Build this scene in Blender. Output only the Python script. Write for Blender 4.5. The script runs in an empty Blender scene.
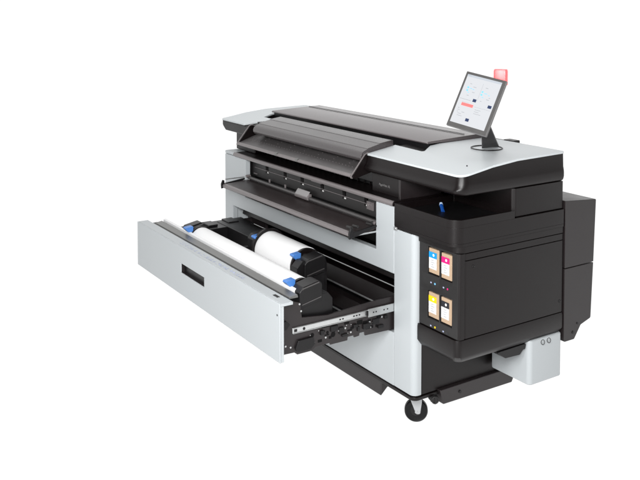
import bpy, bmesh, math, random
from mathutils import Vector, Matrix
random.seed(7)
S = bpy.context.scene
COL = S.collection
FZ = -0.066          # floor height
R = math.radians

# ------------------------------------------------------------------ materials
def mat(name, col, rough=.45, metal=0., spec=.5, noise=0., nscale=30., bump=0., bscale=600., emis=None, alpha=None, coat=0., trans=0.):
    m = bpy.data.materials.new(name); m.use_nodes = True
    nt = m.node_tree; b = nt.nodes['Principled BSDF']
    b.inputs['Base Color'].default_value = (*col, 1)
    b.inputs['Roughness'].default_value = rough
    b.inputs['Metallic'].default_value = metal
    b.inputs['Specular IOR Level'].default_value = spec
    b.inputs['Coat Weight'].default_value = coat
    b.inputs['Transmission Weight'].default_value = trans
    tc = nt.nodes.new('ShaderNodeTexCoord')
    if noise:
        n = nt.nodes.new('ShaderNodeTexNoise'); n.inputs['Scale'].default_value = nscale; n.inputs['Detail'].default_value = 6
        r = nt.nodes.new('ShaderNodeMapRange')
        r.inputs['To Min'].default_value = 1 - noise; r.inputs['To Max'].default_value = 1 + noise
        nt.links.new(tc.outputs['Object'], n.inputs['Vector']); nt.links.new(n.outputs['Fac'], r.inputs['Value'])
        v = nt.nodes.new('ShaderNodeVectorMath'); v.operation = 'SCALE'; v.inputs[0].default_value = col
        nt.links.new(r.outputs['Result'], v.inputs['Scale']); nt.links.new(v.outputs['Vector'], b.inputs['Base Color'])
        r2 = nt.nodes.new('ShaderNodeMapRange')
        r2.inputs['To Min'].default_value = max(.05, rough - .08); r2.inputs['To Max'].default_value = rough + .08
        nt.links.new(n.outputs['Fac'], r2.inputs['Value']); nt.links.new(r2.outputs['Result'], b.inputs['Roughness'])
    if bump:
        n = nt.nodes.new('ShaderNodeTexNoise'); n.inputs['Scale'].default_value = bscale; n.inputs['Detail'].default_value = 2
        bp = nt.nodes.new('ShaderNodeBump'); bp.inputs['Strength'].default_value = bump; bp.inputs['Distance'].default_value = .0006
        nt.links.new(tc.outputs['Object'], n.inputs['Vector']); nt.links.new(n.outputs['Fac'], bp.inputs['Height'])
        nt.links.new(bp.outputs['Normal'], b.inputs['Normal'])
    if emis:
        b.inputs['Emission Color'].default_value = (*emis[:3], 1); b.inputs['Emission Strength'].default_value = emis[3]
    return m
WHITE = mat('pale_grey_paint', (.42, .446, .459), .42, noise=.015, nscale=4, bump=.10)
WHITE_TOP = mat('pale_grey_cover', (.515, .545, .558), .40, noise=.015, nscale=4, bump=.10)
DARK = mat('charcoal_plastic', (.0050, .0032, .0033), .36, spec=.31, noise=.10, nscale=9, bump=.25)
DARKM = mat('charcoal_painted_steel', (.0150, .0115, .0120), .36, spec=.5, noise=.12, nscale=14, bump=.2)
LIDM = mat('taupe_lid_plastic', (.085, .070, .072), .20, spec=1.0, noise=.08, nscale=6, bump=.15)
TRAYM = mat('brushed_dark_tray', (.028, .021, .021), .36, spec=.5, noise=.25, nscale=25, bump=.2)
CLIPM = mat('clip_grey', (.30, .29, .29), .4)
HOOD = mat('hood_plastic', (.042, .035, .036), .27, spec=.9, noise=.08, nscale=6, bump=.15)
TABLEM = mat('grey_scan_table', (.075, .070, .070), .4, spec=.5, noise=.15, nscale=25, bump=.2)
BLACK = mat('black_plastic', (.006, .0055, .006), .38, spec=.35, noise=.15, nscale=20, bump=.2)
VBLACK = mat('black_interior', (.003, .0028, .003), .6, spec=.15)
GUIDE = mat('grey_guide_plastic', (.017, .016, .016), .45, spec=.35, noise=.15, nscale=30, bump=.2)
BARM = mat('grey_bar', (.06, .056, .056), .35, spec=.6, noise=.1, nscale=20)
EDGE = mat('grey_trim_and_glint', (.155, .138, .139), .35, spec=.6, noise=.1, nscale=20)  # grey small parts, and painted highlights on shelf and tray edges
STEEL = mat('zinc_steel', (.62, .63, .63), .32, metal=.9, noise=.12, nscale=40)
STEELD = mat('caster_steel', (.45, .46, .47), .45, metal=.6, noise=.12, nscale=40)
GREYMETAL = mat('grey_steel_plate', (.16, .16, .155), .35, metal=.5, noise=.1, nscale=10)
PAPER = mat('white_paper', (.80, .80, .80), .8, spec=.2, noise=.01, nscale=8)
CORE = mat('brown_core', (.25, .16, .09), .8, noise=.2)
BLUE = mat('blue_lever_plastic', (.06, .20, .55), .35, spec=.5)
DBLUE = mat('deep_blue_plastic', (.006, .06, .28), .3, spec=.6)
RUBBER = mat('black_rubber', (.004, .004, .0045), .4, spec=.25, bump=.3)
BEZEL = mat('grey_bezel', (.075, .073, .072), .4, spec=.5, noise=.05)
BEZSIDE = mat('grey_bezel_side', (.14, .135, .135), .4, spec=.5)
SCREEN = mat('lit_screen', (.05, .05, .05), .25, emis=(.84, .86, .90, .86))
RED = mat('red_beacon', (.95, .20, .21), .30, spec=.4, trans=.6, emis=(1, .10, .11, .30))
CARD = mat('kraft_carton', (.42, .30, .20), .7, noise=.08, nscale=60)
LABELW = mat('label_white', (.66, .65, .64), .5)
CYAN = mat('label_cyan', (.0, .26, .60), .45)
MAG = mat('label_magenta', (.62, .004, .16), .45)
YEL = mat('label_yellow', (.85, .55, .0), .45)
INKK = mat('label_black', (.012, .013, .018), .45)
PRINTB = mat('printed_blue', (.36, .40, .56), .5)
UINAVY = mat('screen_navy', (.005, .01, .03), .5, emis=(.005, .018, .075, 1))
UIRED = mat('screen_red', (.4, .05, .05), .3, emis=(.85, .25, .24, .8))
UIBLUE = mat('screen_blue', (.1, .3, .5), .3, emis=(.16, .42, .72, .8))
UIGREY = mat('screen_grey', (.1, .1, .1), .3, emis=(.40, .42, .46, .8))
UIGREYL = mat('screen_pale_grey', (.1, .1, .1), .3, emis=(.60, .66, .74, .8))
LABELB = mat('pale_blue_tip', (.45, .58, .75), .4)
TEXTG = mat('grey_lettering', (.16, .155, .155), .5)

# ------------------------------------------------------------------ mesh helpers
def BM(): return bmesh.new()
def face(bm, vs):
    try: return bm.faces.new(vs)
    except ValueError: return None
def box(bm, x0, x1, y0, y1, z0, z1):
    v = [bm.verts.new((x, y, z)) for z in (z0, z1) for y in (y0, y1) for x in (x0, x1)]
    for a in ((0,2,3,1),(4,5,7,6),(0,1,5,4),(2,6,7,3),(0,4,6,2),(1,3,7,5)): face(bm, [v[i] for i in a])
    return bm
def prism(bm, pts, axis, a, b):
    """pts: 2-D outline; axis 'x': pts=(y,z); 'y': pts=(x,z); 'z': pts=(x,y)"""
    def P(p, t):
        return {'x': (t, p[0], p[1]), 'y': (p[0], t, p[1]), 'z': (p[0], p[1], t)}[axis]
    A = [bm.verts.new(P(p, a)) for p in pts]; B = [bm.verts.new(P(p, b)) for p in pts]
    n = len(pts)
    face(bm, A); face(bm, B[::-1])
    for i in range(n): face(bm, [A[i], A[(i+1) % n], B[(i+1) % n], B[i]])
    return bm
def loft(bm, rings):
    L = [[bm.verts.new(p) for p in r] for r in rings]
    n = len(L[0])
    for A, B in zip(L, L[1:]):
        for i in range(n): face(bm, [A[i], A[(i+1) % n], B[(i+1) % n], B[i]])
    face(bm, L[0][::-1]); face(bm, L[-1])
    return bm
def rpoly(pts, rad, seg=6):
    """round the corners of a polygon; rad: one number or a list"""
    out = []; n = len(pts)
    for i, p in enumerate(pts):
        r = rad[i] if isinstance(rad, (list, tuple)) else rad
        p = Vector(p)
        if r <= 0 or (Vector(pts[i-1])-p).angle(Vector(pts[(i+1) % n])-p) > 3.12: out.append(tuple(p)); continue
        a = (Vector(pts[i-1]) - p); b = (Vector(pts[(i+1) % n]) - p)
        ang = a.angle(b); d = r / math.tan(ang/2)
        A = p + a.normalized()*d; B = p + b.normalized()*d
        c = p + (a.normalized()+b.normalized()).normalized() * (r/math.sin(ang/2))
        va, vb = A-c, B-c
        for k in range(seg+1):
            t = k/seg; s = va.angle(vb)
            w = (va*math.sin((1-t)*s) + vb*math.sin(t*s))/math.sin(s)
            out.append(tuple(c+w))
    return out
def rrect(x0, x1, y0, y1, rad, seg=6):
    return rpoly([(x0, y0), (x1, y0), (x1, y1), (x0, y1)], rad, seg)
def plate(bm, x0, x1, z0, z1, y0, y1, holes):
    """a plate facing -y with rectangular holes (x0,x1,z0,z1); one closed surface"""
    xs = sorted({x0, x1, *[min(max(h[i], x0), x1) for h in holes for i in (0, 1)]})
    zs = sorted({z0, z1, *[min(max(h[i], z0), z1) for h in holes for i in (2, 3)]})
    nx, nz = len(xs)-1, len(zs)-1
    def solid(i, j):
        if i < 0 or j < 0 or i >= nx or j >= nz: return False
        cx, cz = (xs[i]+xs[i+1])/2, (zs[j]+zs[j+1])/2
        return not any(h[0] < cx < h[1] and h[2] < cz < h[3] for h in holes)
    V = {}
    def v(i, j, y):
        k = (i, j, y)
        if k not in V: V[k] = bm.verts.new((xs[i], y, zs[j]))
        return V[k]
    for i in range(nx):
        for j in range(nz):
            if not solid(i, j): continue
            face(bm, [v(i,j,y0), v(i+1,j,y0), v(i+1,j+1,y0), v(i,j+1,y0)])
            face(bm, [v(i,j,y1), v(i,j+1,y1), v(i+1,j+1,y1), v(i+1,j,y1)])
            for di, dj, e in ((-1,0,((i,j),(i,j+1))),(1,0,((i+1,j+1),(i+1,j))),(0,-1,((i+1,j),(i,j))),(0,1,((i,j+1),(i+1,j+1)))):
                if not solid(i+di, j+dj):
                    p, q = e; face(bm, [v(*p,y0), v(*q,y0), v(*q,y1), v(*p,y1)])
    bmesh.ops.dissolve_limit(bm, angle_limit=.01, verts=bm.verts, edges=bm.edges)
    return bm
def cyl(bm, a, b, r, r2=None, seg=24):
    a, b = Vector(a), Vector(b); d = b-a
    m = Matrix.Translation((a+b)/2) @ d.to_track_quat('Z', 'Y').to_matrix().to_4x4()
    bmesh.ops.create_cone(bm, cap_ends=True, segments=seg, radius1=r, radius2=r if r2 is None else r2, depth=d.length, matrix=m)
    return bm
def tube(bm, a, b, ro, ri, seg=48):
    """hollow cylinder along a->b"""
    a, b = Vector(a), Vector(b); q = (b-a).to_track_quat('Z', 'Y')
    rings = []
    for c, r in ((a, ri), (a, ro), (b, ro), (b, ri)):
        rings.append([bm.verts.new(c + q @ Vector((r*math.cos(t), r*math.sin(t), 0))) for t in [2*math.pi*k/seg for k in range(seg)]])
    for i in range(4):
        A, B = rings[i], rings[(i+1) % 4]
        for k in range(seg): face(bm, [A[k], A[(k+1) % seg], B[(k+1) % seg], B[k]])
    return bm
def torus(bm, c, Rr, r, axis=(0,0,1), seg=40, s2=10):
    q = Vector(axis).to_track_quat('Z', 'Y'); L = []
    for i in range(seg):
        t = 2*math.pi*i/seg; L.append([bm.verts.new(Vector(c) + q @ Vector(((Rr+r*math.cos(u))*math.cos(t), (Rr+r*math.cos(u))*math.sin(t), r*math.sin(u)))) for u in [2*math.pi*j/s2 for j in range(s2)]])
    for i in range(seg):
        A, B = L[i], L[(i+1) % seg]
        for j in range(s2): face(bm, [A[j], A[(j+1) % s2], B[(j+1) % s2], B[j]])
    return bm
def sheet(bm, poly, f, thick, cuts):
    """a slab with plan outline poly whose top follows z=f(y)"""
    t = bmesh.new(); vs = [t.verts.new((x, y, 0)) for x, y in poly]; t.faces.new(vs)
    for c in cuts:
        bmesh.ops.bisect_plane(t, geom=t.verts[:]+t.edges[:]+t.faces[:], plane_co=(0, c, 0), plane_no=(0, 1, 0))
    r = bmesh.ops.extrude_face_region(t, geom=t.faces[:])
    ext = [e for e in r['geom'] if isinstance(e, bmesh.types.BMVert)]; es = set(ext)
    for v in t.verts: v.co.z = f(v.co.y) - (0 if v in es else thick)
    me = bpy.data.meshes.new('t'); t.to_mesh(me); bm.from_mesh(me); bpy.data.meshes.remove(me); t.free()
    return bm
def finish(name, bm, m, parent=None, bevel=.0, seg=2, smooth=True, inv=None):
    bmesh.ops.recalc_face_normals(bm, faces=bm.faces)
    me = bpy.data.meshes.new(name); bm.to_mesh(me); bm.free()
    o = bpy.data.objects.new(name, me); COL.objects.link(o); me.materials.append(m)
    if bevel:
        b = o.modifiers.new('bevel', 'BEVEL'); b.width = bevel; b.segments = seg; b.limit_method = 'ANGLE'; b.angle_limit = R(38); b.harden_normals = True
        for p in me.polygons: p.use_smooth = True
    elif smooth:
        for p in me.polygons: p.use_smooth = True
        me.set_sharp_from_angle(angle=R(35))
    if parent:
        o.parent = parent
        if parent.type == 'EMPTY' and parent.get('_o'): o.matrix_parent_inverse = Matrix.Translation(-Vector(parent.location))
    return o
def empty(name, loc, label, cat, group=None, absolute=True):
    o = bpy.data.objects.new(name, None); COL.objects.link(o); o.location = loc
    o.empty_display_size = .05
    o['label'] = label; o['category'] = cat
    if group: o['group'] = group
    if absolute: o['_o'] = 1
    return o

# ------------------------------------------------------------------ the printer
PR = empty('wide_format_printer', (-.85, .3, FZ), 'large pale grey and charcoal wide format printer with tilted touchscreen and open roll drawer', 'printer')
PIECES = {'holder_bracket', 'table_cheek', 'latch_block', 'tray_end_cap', 'rivets', 'slot_pins', 'bar_studs', 'hinge_arm', 'tray_hinge_pins', 'table_tabs', 'under_bracket',
          'key_hole', 'cable_loop', 'rear_bolts', 'tie_rod', 'inner_tray', 'cabinet_band', 'panel_holes', 'core_ribs', 'rear_hinge', 'cheek_edging', 'cap_rib', 'lever_knob', 'plate_cutouts', 'runner_holes', 'bay_trough', 'kick_bar', 'chassis', 'slot_interior', 'rear_wall', 'head_core', 'drive_box', 'lid_trough'}
SINGULAR = {'rivets': 'rivet', 'slot_pins': 'slot_pin', 'bar_studs': 'bar_stud', 'tray_hinge_pins': 'hinge_pin', 'table_tabs': 'table_tab', 'rear_bolts': 'bolt', 'panel_holes': 'panel_hole', 'core_ribs': 'core_rib', 'plate_cutouts': 'plate_cutout', 'runner_holes': 'runner_hole'}
def islands(bm):
    seen = set(); out = []
    for v in bm.verts:
        if v in seen: continue
        st = [v]; seen.add(v); isl = []
        while st:
            a = st.pop(); isl.append(a)
            for e in a.link_edges:
                o = e.other_vert(a)
                if o not in seen: seen.add(o); st.append(o)
        out.append(isl)
    return out
def part(name, bm, m, bevel=.003, seg=2, parent=None, label=None):
    parent = parent or PR
    if name in PIECES:
        isl = islands(bm)
        if len(isl) > 1:
            for vs in isl:
                nb = BM(); mp = {v: nb.verts.new(v.co) for v in vs}; fs = {f for v in vs for f in v.link_faces}
                for f in fs: nb.faces.new([mp[v] for v in f.verts])
                o = finish(SINGULAR.get(name, name), nb, m, parent, bevel, seg)
            bm.free(); return o
        name = SINGULAR.get(name, name)
    o = finish(name, bm, m, parent, bevel, seg)
    if label: o['label'] = label
    return o
XL, XS = -1.745, -.015

# white front frame: left column, apron and right column in one cover, with the two openings
b = BM(); plate(b, XL, XS, .36, .945, 0, .035, [(-1.473, -.155, .716, .96), (-1.638, 1, .35, .632)])
frame = part('front_frame', b, WHITE, .004, 3)
# inner side wall of the left column and top opening reveal
b = BM(); box(b, -1.655, -1.6385, .037, .12, .34, .63)
part('inner_wall', b, WHITE, .002)
b = BM(); plate(b, XL, XS, .106, .357, 0, .03, [])
part('lower_panel', b, WHITE, .003)
# corner column door at the right front: rounded corner, runs down to the base
b = BM()
out = rpoly([(-.0125, 0), (.132, .0), (.132, .045), (-.0125, .045)], [.002, .028, .002, .002], 8)
prism(b, out, 'z', .108, .845)
cd = part('corner_door', b, WHITE, .0025)
b = BM(); box(b, -.012, .012, -.005, -.0025, .840, .856); cyl(b, (.0, -.008, .848), (.0, -.004, .848), .004, seg=12)
part('door_hinge', b, STEEL, .001, parent=cd)
# left outer side panel
b = BM(); box(b, XL, XL+.02, .036, .66, .106, .945); part('side_panel', b, WHITE, .003)

# dark inner chassis (behind the openings)
b = BM()
box(b, -1.70, -.03, .36, .655, .12, .944)          # back of the bay
box(b, -1.72, -1.665, .04, .36, .12, .944)
box(b, -1.66, -.02, .14, .355, .655, .712)         # between bay and slot
box(b, -.03, .13, .1, .655, .12, .8)
part('chassis', b, VBLACK, .002)
# panels inside the open bay
b = BM(); prism(b, [(.12, .42), (.20, .50), (.30, .60), (.355, .60), (.355, .37), (.12, .37)], 'x', -1.66, -.035)
part('bay_trough', b, BLACK, .004)
b = BM(); prism(b, [(.06, .575), (.085, .655), (.13, .655), (.11, .575)], 'x', -1.63, -.03)
part('bay_crossbar', b, DARK, .004)
b = BM(); box(b, -1.63, -1.40, .10, .118, .44, .65)
part('bay_side_plate', b, DARKM, .003)
b = BM(); cyl(b, (-1.60, .055, .545), (-.035, .055, .545), .0035, seg=10)
part('bay_rod', b, STEEL, 0)
b = BM(); tube(b, (-1.30, .09, .60), (-1.30, .10, .60), .013, .008, 20); part('bay_hook', b, LABELW, 0)

# base rim, kick bar, side base, foot beam
b = BM(); rim = rpoly([(XL, -.004), (.137, -.004), (.137, .046), (.1365, .048), (.1365, .64), (XL, .64)], [.01, .03, .0, .0, .01, .01], 8)
prism(b, rim, 'z', .088, .1045); part('base_rim', b, DARK, .003)
b = BM(); prism(b, [(.012, .012), (.020, .086), (.09, .086), (.09, .075), (.028, .075), (.022, .012)], 'x', -1.70, -.133)
kb = part('kick_bar', b, DARKM, .002)
b = BM(); prism(b, [(.0125, .0125), (.0205, .085), (.029, .085), (.10, .085), (.085, .050), (.05, .045)], 'x', -.1329, -.126); part('end_bracket', b, DARKM, .001, parent=kb)
b = BM(); box(b, -.0, .133, .0465, .63, .108, .36); part('side_base', b, DARK, .003)
b = BM(); prism(b, [(.138, .113), (.160, .042), (.60, .038), (.64, .113)], 'x', .06, .152)
fb = part('foot_beam', b, DARKM, .004)
b = BM(); cyl(b, (.151, .26, .078), (.156, .26, .078), .007, seg=16); part('bolt', b, BLACK, 0, parent=fb)
b = BM(); cyl(b, (.110, .128, .074), (.150, .112, .074), .021, .018, seg=18); torus(b, (.150, .112, .074), .015, .004, (1, -.4, 0), 20, 6); box(b, .12, .154, .109, .115, .056, .092)
part('levelling_knob', b, GUIDE, .0015)

def caster(x, y, turn):
    r = .054
    b = BM()
    for q in (-1, 1):
        pts = rpoly([(-.030, .118), (.026, .118), (.026, .100), (.018, r-.010), (.0, r-.012)], [.003, .003, .010, .008, .008], 4)
        prism(b, pts, 'x', q*.020, q*.0235)
    box(b, -.024, .024, -.030, .026, .116, .121)
    cyl(b, (0, -.002, .12), (0, -.002, .153), .020, seg=24)
    cyl(b, (-.027, .0, r), (.027, 0, r), .0065, seg=14)
    c = finish('caster', b, STEELD, PR, .001)
    c.location = (x, y, FZ); c.rotation_euler = (0, 0, turn)
    b = BM()
    prof = [(-.013, .042), (-.016, .049), (-.010, .054), (.010, .054), (.016, .049), (.013, .042), (.013, .026), (-.013, .026)]
    L = []
    for k in range(40):
        t = 2*math.pi*k/40; L.append([b.verts.new((px, pr*math.cos(t), r+pr*math.sin(t))) for px, pr in prof])
    for k in range(40):
        A, B2 = L[k], L[(k+1) % 40]
        for i in range(len(prof)): face(b, [A[i], A[(i+1) % len(prof)], B2[(i+1) % len(prof)], B2[i]])
    finish('wheel', b, RUBBER, c)
    b = BM(); cyl(b, (-.012, 0, r), (.012, 0, r), .027, seg=30); cyl(b, (-.015, 0, r), (.015, 0, r), .011, seg=20)
    finish('hub', b, BLACK, c)
    return c
for x, y, t in ((.035, .095, R(-38)), (-1.62, .09, R(10)), (-.25, .52, R(40)), (-1.62, .55, R(-30))): caster(x, y, t)

# ---------------------------------------------------------------- upper slot: guide panel, roller bar, shelf, output tray
slots = [(-1.294+.0, ), (-1.085, ), (-.901, ), (-.699, ), (-.493, ), (-.303, )]
b = BM(); plate(b, -1.474, -.156, .845, .946, .05, .07, [(s[0]-.017, s[0]+.017, .885, .925) for s in slots])
gp = part('guide_panel', b, GUIDE, .002)
b = BM()
for s in slots:
    box(b, s[0]-.007, s[0]+.007, .055, .075, .884, .891)
part('slot_pins', b, LABELW, .001, parent=gp)
b = BM()
box(b, -1.44, -.25, .0465, .0495, .899, .9012)
for k in range(5):
    x = -.29+k*.012; box(b, x, x+.004, .045, .0495, .875, .915)
box(b, -.80, -.70, .0455, .0495, .925, .932); box(b, -1.45, -1.41, .045, .0495, .86, .865)
part('guide_ribs', b, EDGE, .0, parent=gp)
b = BM(); box(b, -1.474, -.156, .071, .14, .716, .944); box(b, -1.489, -1.4755, .037, .07, .716, .944); box(b, -.154, -.13, .037, .07, .716, .944)
part('slot_interior', b, VBLACK, .0)
b = BM(); cyl(b, (-1.470, .022, .835), (-.160, .022, .835), .0105, seg=20); box(b, -1.46, -.17, .024, .048, .820, .832)
rb = part('roller_bar', b, BARM, 0)
b = BM()
for x in (-1.24, -1.06): box(b, x, x+.009, .030, .038, .842, .862)
cyl(b, (-1.465, .0, .845), (-1.465, .03, .845), .008, seg=12); cyl(b, (-.172, -.0, .835), (-.172, .03, .835), .008, seg=12)
part('bar_studs', b, EDGE, .001, parent=rb)
b = BM(); prism(b, [(.004, .828), (.002, .842), (.018, .862), (.034, .858), (.034, .822)], 'x', -.905, -.775); 
cl = part('bar_clip', b, EDGE, .003, parent=rb)
b = BM(); prism(b, [(.004, .846), (.016, .863), (.024, .872), (.028, .87), (.019, .859), (.008, .843)], 'x', -.90, -.78); part('clip_plate', b, CLIPM, .001, parent=rb)

b = BM(); prism(b, [(-.145, .788), (-.150, .796), (-.147, .806), (-.132, .812), (.020, .822), (.024, .812), (-.125, .786)], 'x', -1.478, -.160)
tr = part('output_tray', b, TRAYM, .002)
b = BM(); prism(b, [(-.1515, .796), (-.1520, .800), (-.148, .810), (-.136, .8145), (-.134, .813), (-.146, .808), (-.1500, .800), (-.150, .796)], 'x', -1.476, -.162); part('tray_edge_glint', b, EDGE, .0, parent=tr)  # highlight on the rounded tray front, painted as a lighter strip
b = BM()
for x0, x1 in ((-1.490, -1.480), (-.160, -.148)):
    prism(b, [(-.156, .784), (-.158, .812), (-.148, .836), (-.136, .832), (-.136, .815), (.0, .832), (.03, .845), (.03, .832), (.0, .822)], 'x', x0, x1)
part('tray_end_cap', b, BLACK, .002, parent=tr)
b = BM()
box(b, -.157, -.150, -.12, .03, .796, .804); box(b, -1.486, -1.481, -.13, .03, .835, .841)
part('hinge_arm', b, STEEL, .001, parent=tr)
b = BM()
for y in (-.135, -.10, -.02, .01): cyl(b, (-.20, y, .832), (-.162, y, .834), .007, seg=12)
part('tray_hinge_pins', b, GUIDE, 0, parent=tr)

b = BM(); box(b, XL, -1.6195, .0005, .30, .9475, .966); part('column_cap', b, WHITE, .004, 3)
# shelf over the slot
b = BM(); prism(b, [(-.004, .948), (-.006, .958), (.0, .967), (.02, .969), (.30, .969), (.30, .948)], 'x', -1.618, -.018)
sh = part('slot_shelf', b, DARK, .0015)
b = BM(); prism(b, [(-.0075, .949), (-.0095, .958), (-.004, .9675), (.003, .9705), (.003, .969), (-.0025, .966), (-.0065, .958), (-.0055, .949)], 'x', -1.617, -.020); part('shelf_edge_glint', b, EDGE, 0, parent=sh)  # paler strip: reflection along the shelf's front edge, put into the colour
b = BM(); box(b, XL+.02, -.28, .13, .64, .971, 1.085); box(b, XL+.09, -.30, .085, .13, 1.0, 1.055)
part('head_core', b, BLACK, .004)
b = BM()
for k in range(26): box(b, -1.62+k*.052, -1.617+k*.052, .122, .1295, .972, 1.08)
part('core_ribs', b, DARK, 0)

# ---------------------------------------------------------------- the scanning head
def fz(y):   # top profile of the covers
    P = [(.0, 1.140), (.045, 1.147), (.10, 1.155), (.22, 1.174), (.37, 1.188), (.68, 1.194)]
    for (a, za), (c, zc) in zip(P, P[1:]):
        if y <= c: return za + (zc-za)*(y-a)/(c-a)
    return P[-1][1]
cuts = [.10, .22, .37, .045]
poly = [(-1.875, .052), (-1.865, .04), (-1.565, .04), (-1.475, .205), (-1.61, .207), (-1.665, .30), (-1.68, .45), (-1.70, .68), (-1.86, .68), (-1.875, .66)]
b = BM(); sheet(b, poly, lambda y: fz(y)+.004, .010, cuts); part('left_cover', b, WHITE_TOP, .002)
b = BM(); prism(b, rpoly([(-1.868, 1.136), (-1.862, 1.104), (-1.825, 1.080), (-1.51, 1.080), (-1.51, 1.136)], [0, .012, .012, 0, 0], 4), 'y', .044, .675)
part('left_housing', b, DARK, .006, 3)
b = BM(); sheet(b, [(-1.868, .046), (-1.57, .046), (-1.50, .20), (-1.62, .21), (-1.68, .30), (-1.70, .67), (-1.868, .67)], lambda y: fz(y)-.007, .03, cuts); part('left_housing_top', b, DARK, 0)
b = BM(); prism(b, [(.075, .970), (.075, 1.079), (.66, 1.079), (.66, .970)], 'x', -1.735, -1.49); part('left_neck', b, DARK, .006)

# white cover right with its notch round the lid
pr = rpoly([(-.283, .042), (.392, .040), (.392, .682), (-.127, .682), (-.1271, .50), (-.127, .31), (-.050, .205), (-.20, .212), (-.283, .215)], [.003, .042, .02, .002, .02, .02, .01, .01, .003], 8)
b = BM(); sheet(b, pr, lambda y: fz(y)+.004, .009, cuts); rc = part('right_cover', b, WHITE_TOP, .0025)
b = BM(); torus(b, (.30, .155, fz(.155)+.0045), .0, .004, seg=10, s2=6); part('cover_mark', b, BLACK, 0, parent=rc)
# dark housing: rings in plan, bulging low, with rounded front right corner
def densify(pts, d=.025):
    out = []
    for p, q in zip(pts, pts[1:]+pts[:1]):
        p, q = Vector(p), Vector(q); n = max(1, round((q-p).length/d))
        out += [tuple(p.lerp(q, k/n)) for k in range(n)]
    return out
def hring(z, i, top=False, fo=0., xr=.390, yf=.042):
    P = [(-.283, 0), (xr, 0), (xr, .64), (-.283, .64)]
    base = densify(rpoly(P, [.005, .042, .015, .005], 8))
    pts = []
    for x, y in base:      # side offset i, extra front bulge fo
        k = max(0, 1-y/.05)
        pts.append((x-(i if x > 0 else 0)*min(1, max(0, (x+.2)/.5)), yf+y+(i+fo)*k - (.2*i if y > .6 else 0)))
    return [(x, y, (fz(y)-.006) if top else z) for x, y in pts]
b = BM(); loft(b, [hring(1.062, .035), hring(1.060, .015), hring(1.0615, .008, fo=-.004), hring(1.066, .002, fo=-.010), hring(1.074, -.001, fo=-.015), hring(1.084, -.003, fo=-.015), hring(1.092, -.003, fo=-.010), hring(1.100, -.003, fo=-.003), hring(1.112, -.002), hring(1.128, .001), hring(0, .003, True)])
part('right_housing', b, DARK, 0)
# stay between head and basin: panel with the printed name, posts and rear block
b = BM(); box(b, -.270, -.045, .062, .30, .966, 1.062)
tp = part('badge_panel', b, DARK, .006, 3)
b = BM(); prism(b, rpoly([(-.048, .050), (-.034, .050), (-.030, .30), (-.048, .30)], .003, 3), 'z', .966, 1.061); part('post', b, DARKM, .001)
b = BM(); prism(b, rpoly([(-.03, .352), (.374, .352), (.388, .366), (.388, .678), (-.03, .678)], [.003, .010, .010, .01, .003], 5), 'z', .9335, 1.059)
part('rear_block', b, DARK, .001)
def text(s, size, m, M, parent, name='lettering', ext=.0004, italic=.0):
    cu = bpy.data.curves.new('t', 'FONT'); cu.body = s; cu.size = size; cu.extrude = ext; cu.shear = italic; cu.align_x = 'CENTER'; cu.align_y = 'CENTER'
    o = bpy.data.objects.new('t', cu); COL.objects.link(o)
    dg = bpy.context.evaluated_depsgraph_get(); me = bpy.data.meshes.new_from_object(o.evaluated_get(dg))
    bpy.data.objects.remove(o); me.transform(M); me.materials.clear(); me.materials.append(m)
    t = bpy.data.objects.new(name, me); COL.objects.link(t); t.parent = parent
    return t
FR = Matrix.Rotation(R(90), 4, 'X')       # lettering facing -y
text('PageWide XL', .0155, TEXTG, Matrix.Translation((-.168, .0605, 1.010)) @ FR, tp, italic=.2)

# scanner lid: rounded bar along the head
prof = [(.016, 1.114), (.008, 1.124), (.006, 1.138), (.012, 1.152), (.024, 1.162), (.045, 1.170), (.047, 1.1735), (.12, 1.190), (.122, 1.1925), (.195, 1.2025), (.205, 1.200), (.208, 1.150), (.20, 1.11), (.05, 1.108)]
b = BM(); prism(b, prof, 'x', -1.385, -.2865); ld = part('scanner_lid', b, HOOD, .002)
b = BM(); box(b, -1.50, -1.386, .10, .20, 1.06, 1.165); prism(b, [(.03, 1.06), (.045, 1.140), (.10, 1.155), (.10, 1.06)], 'x', -1.495, -1.478); part('lid_end', b, DARK, .002, parent=ld)
# groove behind it and the flat rear lid plate
b = BM(); box(b, -1.66, -.065, .2095, .303, 1.09, 1.160); box(b, -1.650, -.135, .3035, .668, 1.09, 1.1935); part('lid_trough', b, BLACK, .002)
b = BM(); prism(b, [(.292, 1.194), (.292, 1.201), (.298, 1.205), (.60, 1.217), (.655, 1.218), (.672, 1.212), (.672, 1.194)], 'x', -1.662, -.1285)
lp = part('rear_lid', b, LIDM, .003)
b = BM(); prism(b, [(.560, 1.2175), (.560, 1.2195), (.566, 1.2200), (.566, 1.2175)], 'x', -1.64, -.16); part('lid_seam', b, BLACK, 0, parent=lp)
b = BM(); box(b, -.20, .02, .684, .73, 1.178, 1.192); box(b, -.02, .05, .70, .745, 1.182, 1.199); part('rear_hinge', b, DARK, .003)
b = BM(); box(b, -1.62, .34, .6725, .70, 1.0, 1.18); box(b, XL, .35, .66, .69, .12, 1.06); part('rear_wall', b, DARK, .004)

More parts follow.
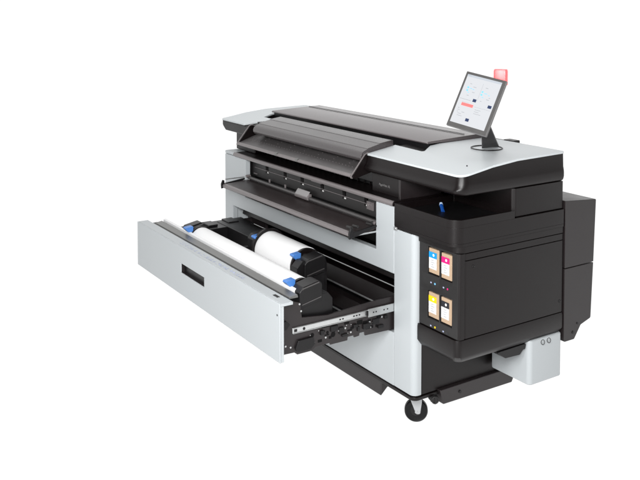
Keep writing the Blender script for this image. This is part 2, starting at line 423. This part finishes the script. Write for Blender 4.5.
# input table under the lid with its folded front lip
b = BM(); prism(b, [(-.049, 1.043), (-.051, 1.050), (-.044, 1.053), (.11, 1.104), (.12, 1.10), (.11, 1.080), (.0, 1.048)], 'x', -1.475, -.292)
it = part('input_table', b, TABLEM, .002)
b = BM(); prism(b, [(-.0525, 1.041), (-.054, 1.046), (-.051, 1.0535), (-.042, 1.0565), (-.042, 1.055), (-.0495, 1.052), (-.0515, 1.046), (-.0505, 1.041)], 'x', -1.475, -.292); part('table_lip', b, EDGE, 0, parent=it)
b = BM()
for x0, x1 in ((-1.484, -1.476), (-.2915, -.2845)):
    prism(b, rpoly([(-.055, 1.036), (.038, 1.149), (.06, 1.150), (.11, 1.10), (.09, 1.06), (-.02, 1.034)], [.006, .010, .004, .02, .01, .004], 4), 'x', x0, x1)
part('table_cheek', b, DARK, .001, parent=it)
b = BM()
for x0 in (-1.4805, -.2865):
    pl = [(-.044, 1.038), (-.053, 1.040), (-.050, 1.050), (.030, 1.146), (.045, 1.152), (.060, 1.150)]
    for p, q in zip(pl, pl[1:]): cyl(b, (x0, *p), (x0, *q), .0035, seg=8)
part('cheek_edging', b, EDGE, 0, parent=it)
b = BM()
for i in range(40):
    x = -1.44+i*.0288
    for j in range(3 if i % 5 == 0 else 1):
        t = .38+.16*j; y = -.044+t*.154; z = 1.053+t*.051
        box(b, x, x+.006, y, y+.004, z, z+.0015)
part('table_marks', b, EDGE, 0, parent=it)
b = BM()
for x in (-1.02, -.80): prism(b, [(-.058, 1.042), (-.058, 1.056), (-.044, 1.061), (-.044, 1.053)], 'x', x, x+.020)
part('table_tabs', b, GREYMETAL, .001, parent=it)

# ---------------------------------------------------------------- basin housing on the right, ink cabinet
RR = [.002, .055, .015, .002]
b = BM()
o_ = rrect(-.0125, .397, -.002, .68, RR, 8); i_ = rrect(.002, .383, .012, .350, [.004, .043, .004, .004], 8)
prism(b, o_, 'z', .862, .930)
ring_o = [(x, y) for x, y in rrect(-.0125, .397, -.002, .352, [.002, .055, .001, .002], 8)]
n = len(ring_o)
Vo0 = [b.verts.new((x, y, .930)) for x, y in ring_o]; Vo1 = [b.verts.new((x, y, .964)) for x, y in ring_o]; Vi1 = [b.verts.new((x, y, .964)) for x, y in i_]; Vi0 = [b.verts.new((x, y, .9305)) for x, y in i_]
for A, B2 in ((Vo0, Vo1), (Vo1, Vi1), (Vi1, Vi0)):
    for k in range(n): face(b, [A[k], A[(k+1) % n], B2[(k+1) % n], B2[k]])
bs = part('basin_housing', b, DARK, .002)
b = BM(); prism(b, rrect(.004, .381, .014, .349, .003, 3), 'z', .931, .9345); part('basin_floor', b, BLACK, 0, parent=bs)
b = BM(); prism(b, rrect(-.0120, .3968, -.0018, .6798, RR, 8), 'z', .848, .8618)
part('housing_skirt', b, DARK, .001, parent=bs)
b = BM(); cyl(b, (.145, .155, .935), (.108, .176, .958), .0085, seg=12); part('blue_lever', b, DBLUE, 0)
b = BM(); cyl(b, (.110, .175, .956), (.104, .179, .964), .0095, .007, seg=12); part('lever_knob', b, LABELB, 0)

b = BM(); prism(b, rrect(.134, .3925, .0585, .678, [.002, .012, .012, .002], 8), 'z', .7865, .8155); prism(b, rrect(.134, .3935, .022, .678, [.002, .045, .012, .002], 8), 'z', .8185, .8475); cb = part('cabinet_band', b, DARK, .0015)
HO = [(.190, .267, .686, .808), (.273, .350, .684, .808), (.190, .267, .489, .612), (.273, .350, .489, .612)]
# cabinet body: right side and back, recessed behind the front door
b = BM(); prism(b, rrect(.134, .3925, .060, .678, [.002, .012, .012, .002], 8), 'z', .4475, .7835); part('ink_cabinet', b, DARK, .0015)
b = BM(); plate(b, .134, .386, .4475, .8175, .028, .058, HO)
idr = part('ink_door', b, GUIDE, .002, label='dark grey door with four cartridge windows')
b = BM(); prism(b, rpoly([(.3865, .030), (.3935, .036), (.3935, .0595), (.3865, .0595)], [0, .004, 0, 0], 4), 'z', .4475, .8170); part('door_edge', b, DARK, 0, parent=idr)
b = BM(); L = []
def lring(z, i): return [(x, y, z) for x, y in rrect(.124+i, .3945-i, .020+i, .680-i, [.004, .03, .012, .004], 8)]
loft(b, [lring(.334, .040), lring(.345, .016), lring(.372, .0), lring(.430, .0), lring(.444, .002)])
part('cabinet_sill', b, DARK, .001)
b = BM(); box(b, .15, .1755, .03, .09, .447, .8175) if False else box(b, .1325, .1335, .03, .09, .447, .8175); part('cabinet_gasket', b, BLACK, 0)
for x, z, m in ((.240, .651, UIBLUE), (.322, .651, MAG), (.242, .458, YEL), (.322, .458, INKK)):
    b = BM(); cyl(b, (x, .0272, z), (x, .0285, z), .0045, seg=14); part('colour_dot', b, m, 0, parent=idr)
b = BM()
for x in (.222, .304):
    for z in (.651, .458): box(b, x-.012, x-.004, .0272, .0279, z-.003, z+.003)
part('door_print', b, PRINTB, 0, parent=idr)
b = BM(); torus(b, (.3932, .11, .755), .006, .0012, (1, 0, 0), 16, 6); torus(b, (.3932, .655, .50), .006, .0012, (1, 0, 0), 16, 6); part('key_hole', b, BLACK, 0)
# bracket and clips under the cabinet
b = BM(); prism(b, rpoly([(.27, .334), (.33, .296), (.42, .292), (.44, .310), (.455, .312), (.46, .336)], .006, 3), 'x', .30, .372); box(b, .33, .376, .62, .66, .315, .345)
part('under_bracket', b, BLACK, .002)
b = BM()
for y in (.545, .585):
    torus(b, (.3935, y, .330), .011, .0014, (1, 0, .2), 24, 6)
part('cable_loop', b, GUIDE, 0)

# white bin below the cabinet
b = BM(); prism(b, rrect(.150, .3915, .462, .674, [.008, .022, .014, .008], 8), 'z', .143, .350)
part('waste_bin', b, WHITE, .008, 3, label='pale grey box hanging under the ink cabinet')

# rear cabinet
b = BM(); prism(b, rpoly([(.6825, .650), (.6825, .966), (.897, .950), (.884, .650)], [0, .004, .006, 0], 3), 'x', -.20, .397); rcab = part('rear_cabinet', b, DARKM, .002)
b = BM(); prism(b, rpoly([(.6825, .646), (.884, .646), (.870, .380), (.800, .360), (.755, .300), (.6825, .300)], [0, 0, .01, .01, .01, .01], 4), 'x', -.20, .3965); part('rear_lower_cover', b, DARKM, .002)
b = BM(); cyl(b, (.397, .745, .335), (.399, .745, .335), .007, seg=12); cyl(b, (.397, .775, .372), (.399, .775, .372), .005, seg=12); part('rear_bolts', b, BLACK, 0)

# ---------------------------------------------------------------- touchscreen
P0, P1, P3 = Vector((.110, .328, 1.567)), Vector((.300, .394, 1.530)), Vector((.111, .206, 1.323))
ux = (P1-P0); W_ = ux.length; ux.normalize(); dv = (P3-P0); dv = dv - ux*dv.dot(ux); H_ = dv.length; dv.normalize(); nn = ux.cross(-dv).normalized()
CAM = Vector((3.0, -2.366, 1.849))
if nn.dot(CAM-P0) < 0: nn = -nn
TM = Matrix((( ux.x, dv.x, nn.x, P0.x), (ux.y, dv.y, nn.y, P0.y), (ux.z, dv.z, nn.z, P0.z), (0, 0, 0, 1)))
def tbox(u0, u1, v0, v1, n0, n1, bm=None):
    bm = bm or BM(); t = BM(); box(t, u0, u1, v0, v1, n0, n1); bmesh.ops.transform(t, matrix=TM, verts=t.verts)
    me = bpy.data.meshes.new('t'); t.to_mesh(me); bm.from_mesh(me); bpy.data.meshes.remove(me); t.free(); return bm
TS = part('touchscreen', tbox(0, W_, 0, H_, -.016, 0), BEZSIDE, .003, label='tilted touchscreen panel on a short arm')
part('bezel', tbox(.002, W_-.002, .002, H_-.002, .0, .002), BEZEL, .001, parent=TS)
bl, bt, bb2 = .013, .014, .022
DS = part('display', tbox(bl, W_-bl-.004, bt, H_-bb2, .0022, .0032), SCREEN, 0, parent=TS)
sw, shh = W_-2*bl-.004, H_-bt-bb2
def ui(name, rects, m):
    bm = BM()
    for a, c, d, e in rects: tbox(bl+a*sw, bl+c*sw, bt+d*shh, bt+e*shh, .0034, .0038, bm)
    part(name, bm, m, 0, parent=DS if False else TS)
ui('navy_tiles', [(.40, .50, .455, .515), (.86, .965, .50, .56), (.40, .50, .86, .92)], UINAVY)
ui('red_bar', [(.13, .47, .575, .635)], UIRED)
ui('blue_icons', [(.12, .17, .24, .275), (.12, .17, .30, .335), (.20, .26, .26, .272), (.28, .33, .272, .284), (.17, .22, .35, .36), (.55, .60, .26, .295), (.55, .60, .32, .355), (.64, .72, .29, .302), (.76, .80, .31, .322), (.60, .66, .38, .39)], UIBLUE)
random.seed(3)
ui('header_bar', [(0, 1, 0, .045)], UIGREYL)
ui('grey_lines', [(.52, .525, .12, .48), (.50, .96, .60, .604), (.12, .32, .56, .564), (.55, .72, .65, .658), (.55, .68, .69, .698), (.55, .75, .73, .738), (.12, .22, .80, .808), (.12, .26, .84, .848), (.04, .12, .02, .03), (.03, .36, .50, .508), (.08, .12, .69, .70), (.08, .15, .73, .738), (.08, .12, .77, .778), (.22, .30, .76, .77)] + [(x, x+random.uniform(.04, .10), y, y+.010) for x, y in ((.16, .17), (.3, .33), (.18, .41), (.62, .18), (.75, .40), (.6, .46), (.8, .36), (.28, .22))], UIGREY)
# arm and round base plate
b = BM(); c0 = TM @ Vector((W_*.80, H_*.88, -.014)); c1 = TM @ Vector((W_*.99, H_*.80, -.014))
g0, g1 = Vector((.095, .440, 1.192)), Vector((.120, .530, 1.192))
off = Vector((-.025, .025, 0))
loft(b, [[g0, g1, g1+off*1.4, g0+off*1.4], [g0.lerp(c0, .5), g1.lerp(c1, .5), g1.lerp(c1, .5)+off, g0.lerp(c0, .5)+off], [c0, c1, c1+off*.6, c0+off*.6]])
part('screen_arm', b, DARKM, .004, 3)
b = BM(); torus(b, (.118, .450, 1.1965), .073, .0028, seg=48, s2=8); part('arm_ring', b, BLACK, 0)
# red status beacon behind the upper right corner of the screen
b = BM(); c = TM @ Vector((W_*.72, -.030, -.040))
Mb = Matrix.Translation(c) @ Matrix.Rotation(R(33), 4, 'Z')
t = BM(); pts = rrect(-.031, .031, -.018, .018, .010, 5)
loft(t, [[(x, y, -.045) for x, y in pts], [(x, y, .018) for x, y in pts], [(x*.93, y*.9, .028) for x, y in pts]]); bmesh.ops.transform(t, matrix=Mb, verts=t.verts)
bc = part('status_beacon', t, RED, .002, label='translucent red beacon above the screen corner')

# ---------------------------------------------------------------- the open drawer
DY = -.637
b = BM(); plate(b, -1.605, .032, .375, .627, DY, DY+.007, [(-.985, -.705, .492, .540)])
fp_bm = b
# drawer floor and body is the part; everything on it is its sub-part
b = BM(); box(b, -1.575, -.045, -.60, -.545, .398, .404); box(b, -1.575, -.045, -.33, .10, .398, .404)
box(b, -1.575, -.045, DY+.022, DY+.030, .40, .60)
DR = part('drawer', b, BLACK, .001, label='long roll drawer pulled out to the front')
def sub(name, bm, m, bevel=.002, seg=2, label=None):
    return part(name, bm, m, bevel, seg, DR, label)
sub('front_panel', fp_bm, WHITE, .003, 3)
b = BM(); prism(b, rrect(-1.605, .032, DY+.0073, -.572, [.0, .0, .002, .002], 4), 'z', .614, .6268); sub('top_flange', b, WHITE, .003, 3)
b = BM(); box(b, -.99, -.70, -.605, -.600, .485, .547); box(b, -.99, -.70, -.6295, -.605, .541, .547); box(b, -.99, -.70, -.6295, -.605, .485, .491); box(b, -.994, -.9855, -.6295, -.605, .485, .547); sub('handle_recess', b, DARKM, 0)
b = BM(); cyl(b, (.010, DY-.0006, .575), (.010, DY+.001, .575), .0045, seg=14); box(b, -.085, -.045, -.605, -.590, .6275, .6279); sub('panel_holes', b, BLACK, 0)
b = BM(); box(b, .018, .0315, DY+.0073, DY+.020, .377, .6135); sub('panel_return', b, WHITE, .001)
# pictogram strip printed on the flange
b = BM(); random.seed(11); x = -1.05
while x < -.34:
    w = random.choice((.010, .016, .020)); k = random.choice((0, 0, 1, 2, 3))
    if k == 0: box(b, x, x+w, -.612, -.609, .6274, .6277); box(b, x, x+w*.25, -.612, -.592, .6274, .6277)
    elif k == 1: torus(b, (x+w/2, -.603, .6275), .006, .0011, seg=14, s2=4)
    elif k == 2: box(b, x, x+w, -.607, -.604, .6274, .6277); box(b, x+w*.4, x+w*.6, -.614, -.594, .6274, .6277)
    else: box(b, x, x+w, -.598, -.595, .6274, .6277); box(b, x, x+w, -.614, -.611, .6274, .6277)
    x += w + random.choice((.008, .010, .022))
sub('printed_strip', b, PRINTB, 0)
# black gap, grey plate and bright guide rail behind the flange
b = BM(); prism(b, [(-.570, .600), (-.570, .612), (-.545, .612), (-.540, .600)], 'x', -1.57, -.04); sub('gap_strip', b, BLACK, .001)
b = BM(); prism(b, [(-.543, .606), (-.540, .614), (-.500, .620), (-.496, .606)], 'x', -1.57, -.05); sub('guide_plate', b, GREYMETAL, .0015)
b = BM(); prism(b, rpoly([(-.494, .600), (-.494, .630), (-.478, .632), (-.476, .600)], .003, 3), 'x', -1.56, -.09); sub('guide_rail', b, PAPER, 0)
# side plates
side = [(-.610, .606), (-.548, .610), (-.530, .600), (-.500, .590), (-.492, .524), (-.36, .508), (-.08, .523), (.28, .526), (.28, .372), (-.006, .368), (-.155, .372), (-.157, .390), (-.185, .390), (-.187, .378), (-.215, .376), (-.217, .386), (-.250, .386), (-.252, .371), (-.345, .371), (-.347, .380), (-.42, .378), (-.440, .366), (-.515, .366), (-.53, .378), (-.59, .380), (-.610, .388)]
b = BM(); prism(b, side, 'x', -.036, -.0275); sub('side_plate', b, DARKM, .0015)
b = BM(); prism(b, [(-.612, .606), (-.52, .612), (-.50, .59), (-.46, .565), (.28, .55), (.28, .37), (-.612, .37)], 'x', -1.590, -1.575); sub('side_plate', b, DARKM, .0015)
b = BM()
for y, z in ((-.575, .415), (-.505, .585), (-.497, .553), (-.60, .45), (-.55, .405), (-.43, .400), (-.37, .41), (-.30, .425), (-.265, .43), (-.235, .405), (-.13, .43), (-.10, .425), (-.06, .44), (-.52, .47)):
    cyl(b, (-.0275, y, z), (-.0255, y, z), .0042, seg=10)
random.seed(21)
for k in range(16):
    y, z = random.uniform(-.46, -.03), random.uniform(.392, .452)
    cyl(b, (-.0275, y, z), (-.0262, y, z), random.choice((.0022, .0028, .0034)), seg=8)
sub('rivets', b, STEEL, 0)
b = BM()
for k in range(14):
    y, z = random.uniform(-.42, -.05), random.uniform(.39, .447); w, h = random.uniform(.008, .026), random.uniform(.004, .012)
    box(b, -.0275, -.0268 + .0001*k, y, y+w, z, z+h)
sub('plate_cutouts', b, VBLACK, 0)
b = BM()
for y, z, w, h, t in ((-.40, .428, .018, .020, .010), (-.285, .395, .03, .012, .008), (-.225, .425, .022, .014, .012), (-.20, .402, .012, .022, .007), (-.085, .392, .030, .014, .009), (-.05, .43, .018, .016, .010)):
    box(b, -.0276, -.0275+t, y, y+w, z, z+h)
sub('latch_block', b, BLACK, .0015)
b = BM()
for y, z, r in ((-.44, .435, .010), (-.36, .43, .007), (-.33, .415, .012), (-.31, .45, .006), (-.59, .55, .006), (-.585, .42, .006)):
    cyl(b, (-.0275, y, z), (-.0268, y, z), r, seg=16)
box(b, -.0275, -.0265, -.39, -.35, .455, .463); box(b, -.0275, -.0265, -.20, -.17, .43, .45); box(b, -.0275, -.0265, -.15, -.11, .40, .412); box(b, -.0275, -.0265, -.09, -.07, .435, .45)
sub('plate_cutouts', b, VBLACK, 0)
b = BM()
prism(b, rpoly([(-.53, .398), (-.515, .430), (-.44, .432), (-.43, .40), (-.45, .380), (-.52, .380)], .005, 3), 'x', -.030, -.016)
prism(b, rpoly([(-.612, .492), (-.612, .530), (-.58, .530), (-.56, .512), (-.58, .492)], .006, 3), 'x', -.030, -.010)
box(b, -.030, -.020, -.345, -.31, .43, .455); box(b, -.030, -.020, -.30, -.275, .41, .44); box(b, -.030, -.018, -.17, -.13, .405, .43); box(b, -.03, -.02, -.115, -.08, .415, .44)
sub('latch_block', b, BLACK, .002)
# telescopic runner
b = BM(); prism(b, rpoly([(-.543, .463), (-.543, .489), (-.10, .489), (-.10, .463)], [.004, .004, 0, 0], 3), 'x', -.0272, -.0215)
box(b, -.0215, -.0185, -.541, -.10, .486, .4885); box(b, -.0215, -.0185, -.541, -.10, .4635, .466)
rn = sub('runner', b, STEEL, .0008)
b = BM(); box(b, -.0205, -.0150, -.145, .20, .4575, .4945); box(b, -.0150, -.0135, -.145, .0-.002, .491, .494); box(b, -.0150, -.0135, -.145, -.002, .458, .461)
sub('runner_sleeve', b, STEEL, .0008)
b = BM()
for y, z, r in ((-.485, .476, .0065),): cyl(b, (-.0216, y, z), (-.0207, y, z), r, seg=16)
box(b, -.0216, -.0207, -.535, -.52, .470, .482)
for y in (-.30, -.285, -.225, -.21, -.195): box(b, -.0216, -.0207, y, y+.008, .474, .480)
for y in (-.12, -.105, -.06, -.04): box(b, -.0152, -.0143, y, y+.007, .473, .479)
box(b, -.0216, -.0139, -.155, -.146, .466, .488)
sub('runner_holes', b, BLACK, 0)

# inner sheet metal and rods
b = BM()
for y, z in ((.01, .452), (-.13, .410)): cyl(b, (-1.56, y, z), (-.05, y, z), .0045, seg=10)
cyl(b, (-1.56, -.28, .55), (-.9, -.28, .55), .006, seg=10)
sub('tie_rod', b, STEEL, 0)
b = BM(); prism(b, [(-.10, .404), (-.06, .45), (-.02, .45), (-.02, .404)], 'x', -1.57, -.05); prism(b, [(.03, .43), (.08, .50), (.25, .50), (.25, .43)], 'x', -1.57, -.05); sub('inner_tray', b, DARK, .002)

def holder(xa, yc, zc, s, rad, disc):
    """one roll end: flange disc, lever and (s) housing block away from the roll. s=+1 right end, -1 left end"""
    hb = BM()
    bx0, bx1 = (xa+.030, xa+.105) if s > 0 else (xa-.105, xa-.030)
    pts = rpoly([(yc-.062, zc-.17), (yc-.062, zc+.035), (yc-.045, zc+.058), (yc+.030, zc+.075), (yc+.052, zc+.055), (yc+.052, zc-.17)], [.002, .008, .012, .012, .016, .002], 4)
    prism(hb, pts, 'x', bx0, bx1)
    h = sub('roll_holder', hb, BLACK, .003, 3)
    # raised cap on the housing
    b = BM(); pts = rpoly([(yc-.072, zc-.030), (yc-.072, zc+.040), (yc-.052, zc+.064), (yc+.030, zc+.080), (yc+.046, zc+.062), (yc+.046, zc-.010)], [.006, .008, .012, .012, .012, .006], 4)
    o = bx1-.004 if s > 0 else bx0-.010
    prism(b, pts, 'x', o-.055 if s > 0 else o, o+.014 if s > 0 else o+.06); c_ = sub('holder_cap', b, BLACK, .003, 3)
    q = o+.0145 if s > 0 else o-.001
    b = BM(); prism(b, [(yc-.060, zc-.016), (yc+.040, zc+.004), (yc+.040, zc+.008), (yc-.060, zc-.012)], 'x', q-.001, q+.001); prism(b, [(yc-.060, zc+.050), (yc-.052, zc+.060), (yc+.028, zc+.075), (yc+.030, zc+.070), (yc-.050, zc+.055)], 'x', q-.001, q+.001); sub('cap_rib', b, BARM, 0)
    b = BM(); cyl(b, (xa, yc, zc), (xa+s*.016, yc, zc), rad, seg=44); cyl(b, (xa+s*.016, yc, zc), (xa+s*.034, yc, zc), rad*.78, rad*.7, seg=36); torus(b, (xa+s*.012, yc, zc), rad-.003, .004, (1, 0, 0), 44, 8)
    sub('flange_disc', b, DARK, .0)
    b = BM(); prism(b, rpoly([(yc-.050, zc+.024), (yc-.092, zc+.066), (yc-.088, zc+.074), (yc-.046, zc+.078)], .003, 3), 'x', xa-.018+s*.02, xa+.018+s*.02)
    sub('blue_latch', b, BLUE, .002)
YF, ZF, RF = -.418, .582, .066
holder(-1.205, YF, ZF, -1, .072, True)
holder(-.165, YF, ZF, +1, .066, True)
YB, ZB, RB = -.172, .574, .091
holder(-.875, YB, ZB, -1, .105, True)
holder(-.515, YB, ZB, +1, .088, True)
b = BM(); prism(b, [(-.485, .405), (-.485, .56), (-.46, .60), (-.34, .60), (-.315, .57), (-.315, .405)], 'x', -.118, -.052); prism(b, [(-.28, .405), (-.28, .60), (-.25, .63), (-.115, .63), (-.105, .60), (-.105, .405)], 'x', -.47, -.415)
prism(b, [(-.49, .405), (-.49, .54), (-.33, .54), (-.33, .405)], 'x', -1.33, -1.30); prism(b, [(-.27, .405), (-.27, .57), (-.08, .57), (-.08, .405)], 'x', -1.00, -.97)
box(b, -1.54, -1.00, -.16, -.02, .50, .575)
sub('holder_bracket', b, BLACK, .003)
b = BM(); box(b, -1.57, -1.40, -.30, .02, .50, .572); box(b, -1.54, -1.44, -.26, -.20, .572, .585); box(b, -1.56, -1.46, -.12, -.05, .572, .582); sub('drive_box', b, BLACK, .004)

# ---------------------------------------------------------------- paper rolls (they rest in the drawer)
def roll(x0, x1, y, z, r, label):
    e = empty('paper_roll', ((x0+x1)/2, y, z-r), label, 'paper roll', 'white paper rolls lying in the open drawer')
    b = BM(); tube(b, (x0, y, z), (x1, y, z), r, .040, 96); finish('paper', b, PAPER, e)
    b = BM(); tube(b, (x0-.001, y, z), (x1+.001, y, z), .0395, .034, 40); finish('core', b, CORE, e)
roll(-1.203, -.167, YF, ZF, RF, 'long white paper roll lying just behind the drawer front panel')
roll(-.873, -.517, YB, ZB, RB, 'short thick white paper roll lying behind the long roll, close to the printer body')

# ---------------------------------------------------------------- ink cartridges (they sit in the cabinet windows)
def cartridge(x0, x1, z0, z1, m, label, bandw=1.0):
    w, h = x1-x0, z1-z0
    e = empty('ink_cartridge', ((x0+x1)/2, .044, z0), label, 'ink cartridge', 'ink cartridges in the side cabinet windows')
    b = BM(); box(b, x0, x1, .0315, .0575, z0, z1); finish('carton', b, CARD, e, .0015)
    a, c = x0+.001, x0+w*.77
    b = BM(); box(b, a, c, .0303, .0311, z0+h*.17, z0+h*.62); lb = finish('label', b, LABELW, e)
    b = BM(); box(b, a-.000, c+.001, .0297, .0311, z0+h*.62+.0004, z0+h*.86); finish('colour_band', b, m, e)
    b = BM()
    for k, (u, ww) in enumerate(((.45, .35), (.38, .45), (.42, .3), (.40, .4))):
        z = z0+h*(.52-.09*k); box(b, a+(c-a)*.3, a+(c-a)*(.3+ww), .0299, .0302, z, z+.0022)
    finish('label_print', b, UIGREY, e)
    b = BM(); cyl(b, (a+(c-a)*.62, .0293, z0+h*.75), (a+(c-a)*.62, .0296, z0+h*.75), .006, seg=14)
    finish('ink_drop_mark', b, PAPER, e)
i_ = .003
cartridge(.195, .262, .693, .802, CYAN, 'ink cartridge with cyan blue label band, upper left window')
cartridge(.278, .344, .690, .800, MAG, 'ink cartridge with magenta pink label band, upper right window')
cartridge(.195, .262, .496, .606, YEL, 'ink cartridge with yellow label band, lower left window')
cartridge(.278, .344, .496, .606, INKK, 'ink cartridge with black label band, lower right window')

# ---------------------------------------------------------------- setting
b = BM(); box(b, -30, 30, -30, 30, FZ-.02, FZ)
FLOOR = mat('glowing_studio_floor', (.12, .12, .12), .8, spec=.1, emis=(1, 1, 1, .98))  # emission added to wash out the machine's ground shadows, no real backlight
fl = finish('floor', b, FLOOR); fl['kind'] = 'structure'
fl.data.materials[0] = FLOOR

w = bpy.data.worlds.new('World'); S.world = w; w.use_nodes = True
nt = w.node_tree; bg = nt.nodes['Background']
# white sweep all round behind the machine, a dim studio behind the photographer
tc = nt.nodes.new('ShaderNodeTexCoord'); dt = nt.nodes.new('ShaderNodeVectorMath'); dt.operation = 'DOT_PRODUCT'; dt.inputs[1].default_value = (-.839, .544, 0)
mr = nt.nodes.new('ShaderNodeMapRange'); mr.interpolation_type = 'SMOOTHSTEP'
mr.inputs['From Min'].default_value = -.25; mr.inputs['From Max'].default_value = .35; mr.inputs['To Min'].default_value = .07; mr.inputs['To Max'].default_value = 1.08
nt.links.new(tc.outputs['Generated'], dt.inputs[0]); nt.links.new(dt.outputs['Value'], mr.inputs['Value']); nt.links.new(mr.outputs['Result'], bg.inputs[1])
bg.inputs[0].default_value = (1, 1, 1, 1)

def area(name, loc, tgt, size, power, col=(1, 1, 1), sy=None):
    l = bpy.data.lights.new(name, 'AREA'); l.energy = power; l.color = col; l.size = size
    if sy: l.shape = 'RECTANGLE'; l.size_y = sy
    o = bpy.data.objects.new(name, l); COL.objects.link(o); o.location = loc
    o.rotation_euler = (Vector(tgt)-Vector(loc)).to_track_quat('-Z', 'Y').to_euler()
    return o
area('top_softbox', (-1.9, .3, 3.6), (-1.3, .2, 1.0), 1.6, 26)
area('key_softbox', (1.4, -2.4, 2.0), (-.2, 0, .6), .6, 55)
area('side_softbox', (2.7, -2.1, 2.2), (-.2, 0, .6), .8, 125)
area('strip_softbox', (2.2, -2.7, .86), (.38, 0, .86), .22, 16, sy=1.65)

cam = bpy.data.cameras.new('camera'); co = bpy.data.objects.new('camera', cam); COL.objects.link(co)
co.location = CAM; co.rotation_euler = (R(90-2.642), 0, R(56.988))
cam.sensor_width = 36; cam.lens = 837.783/640*36; cam.shift_y = -(240-48.916)/640; cam.clip_end = 200; cam.clip_start = .05
S.camera = co
S.render.engine = 'CYCLES'
S.view_settings.view_transform = 'Standard'; S.view_settings.look = 'None'; S.view_settings.exposure = 0; S.view_settings.gamma = 1
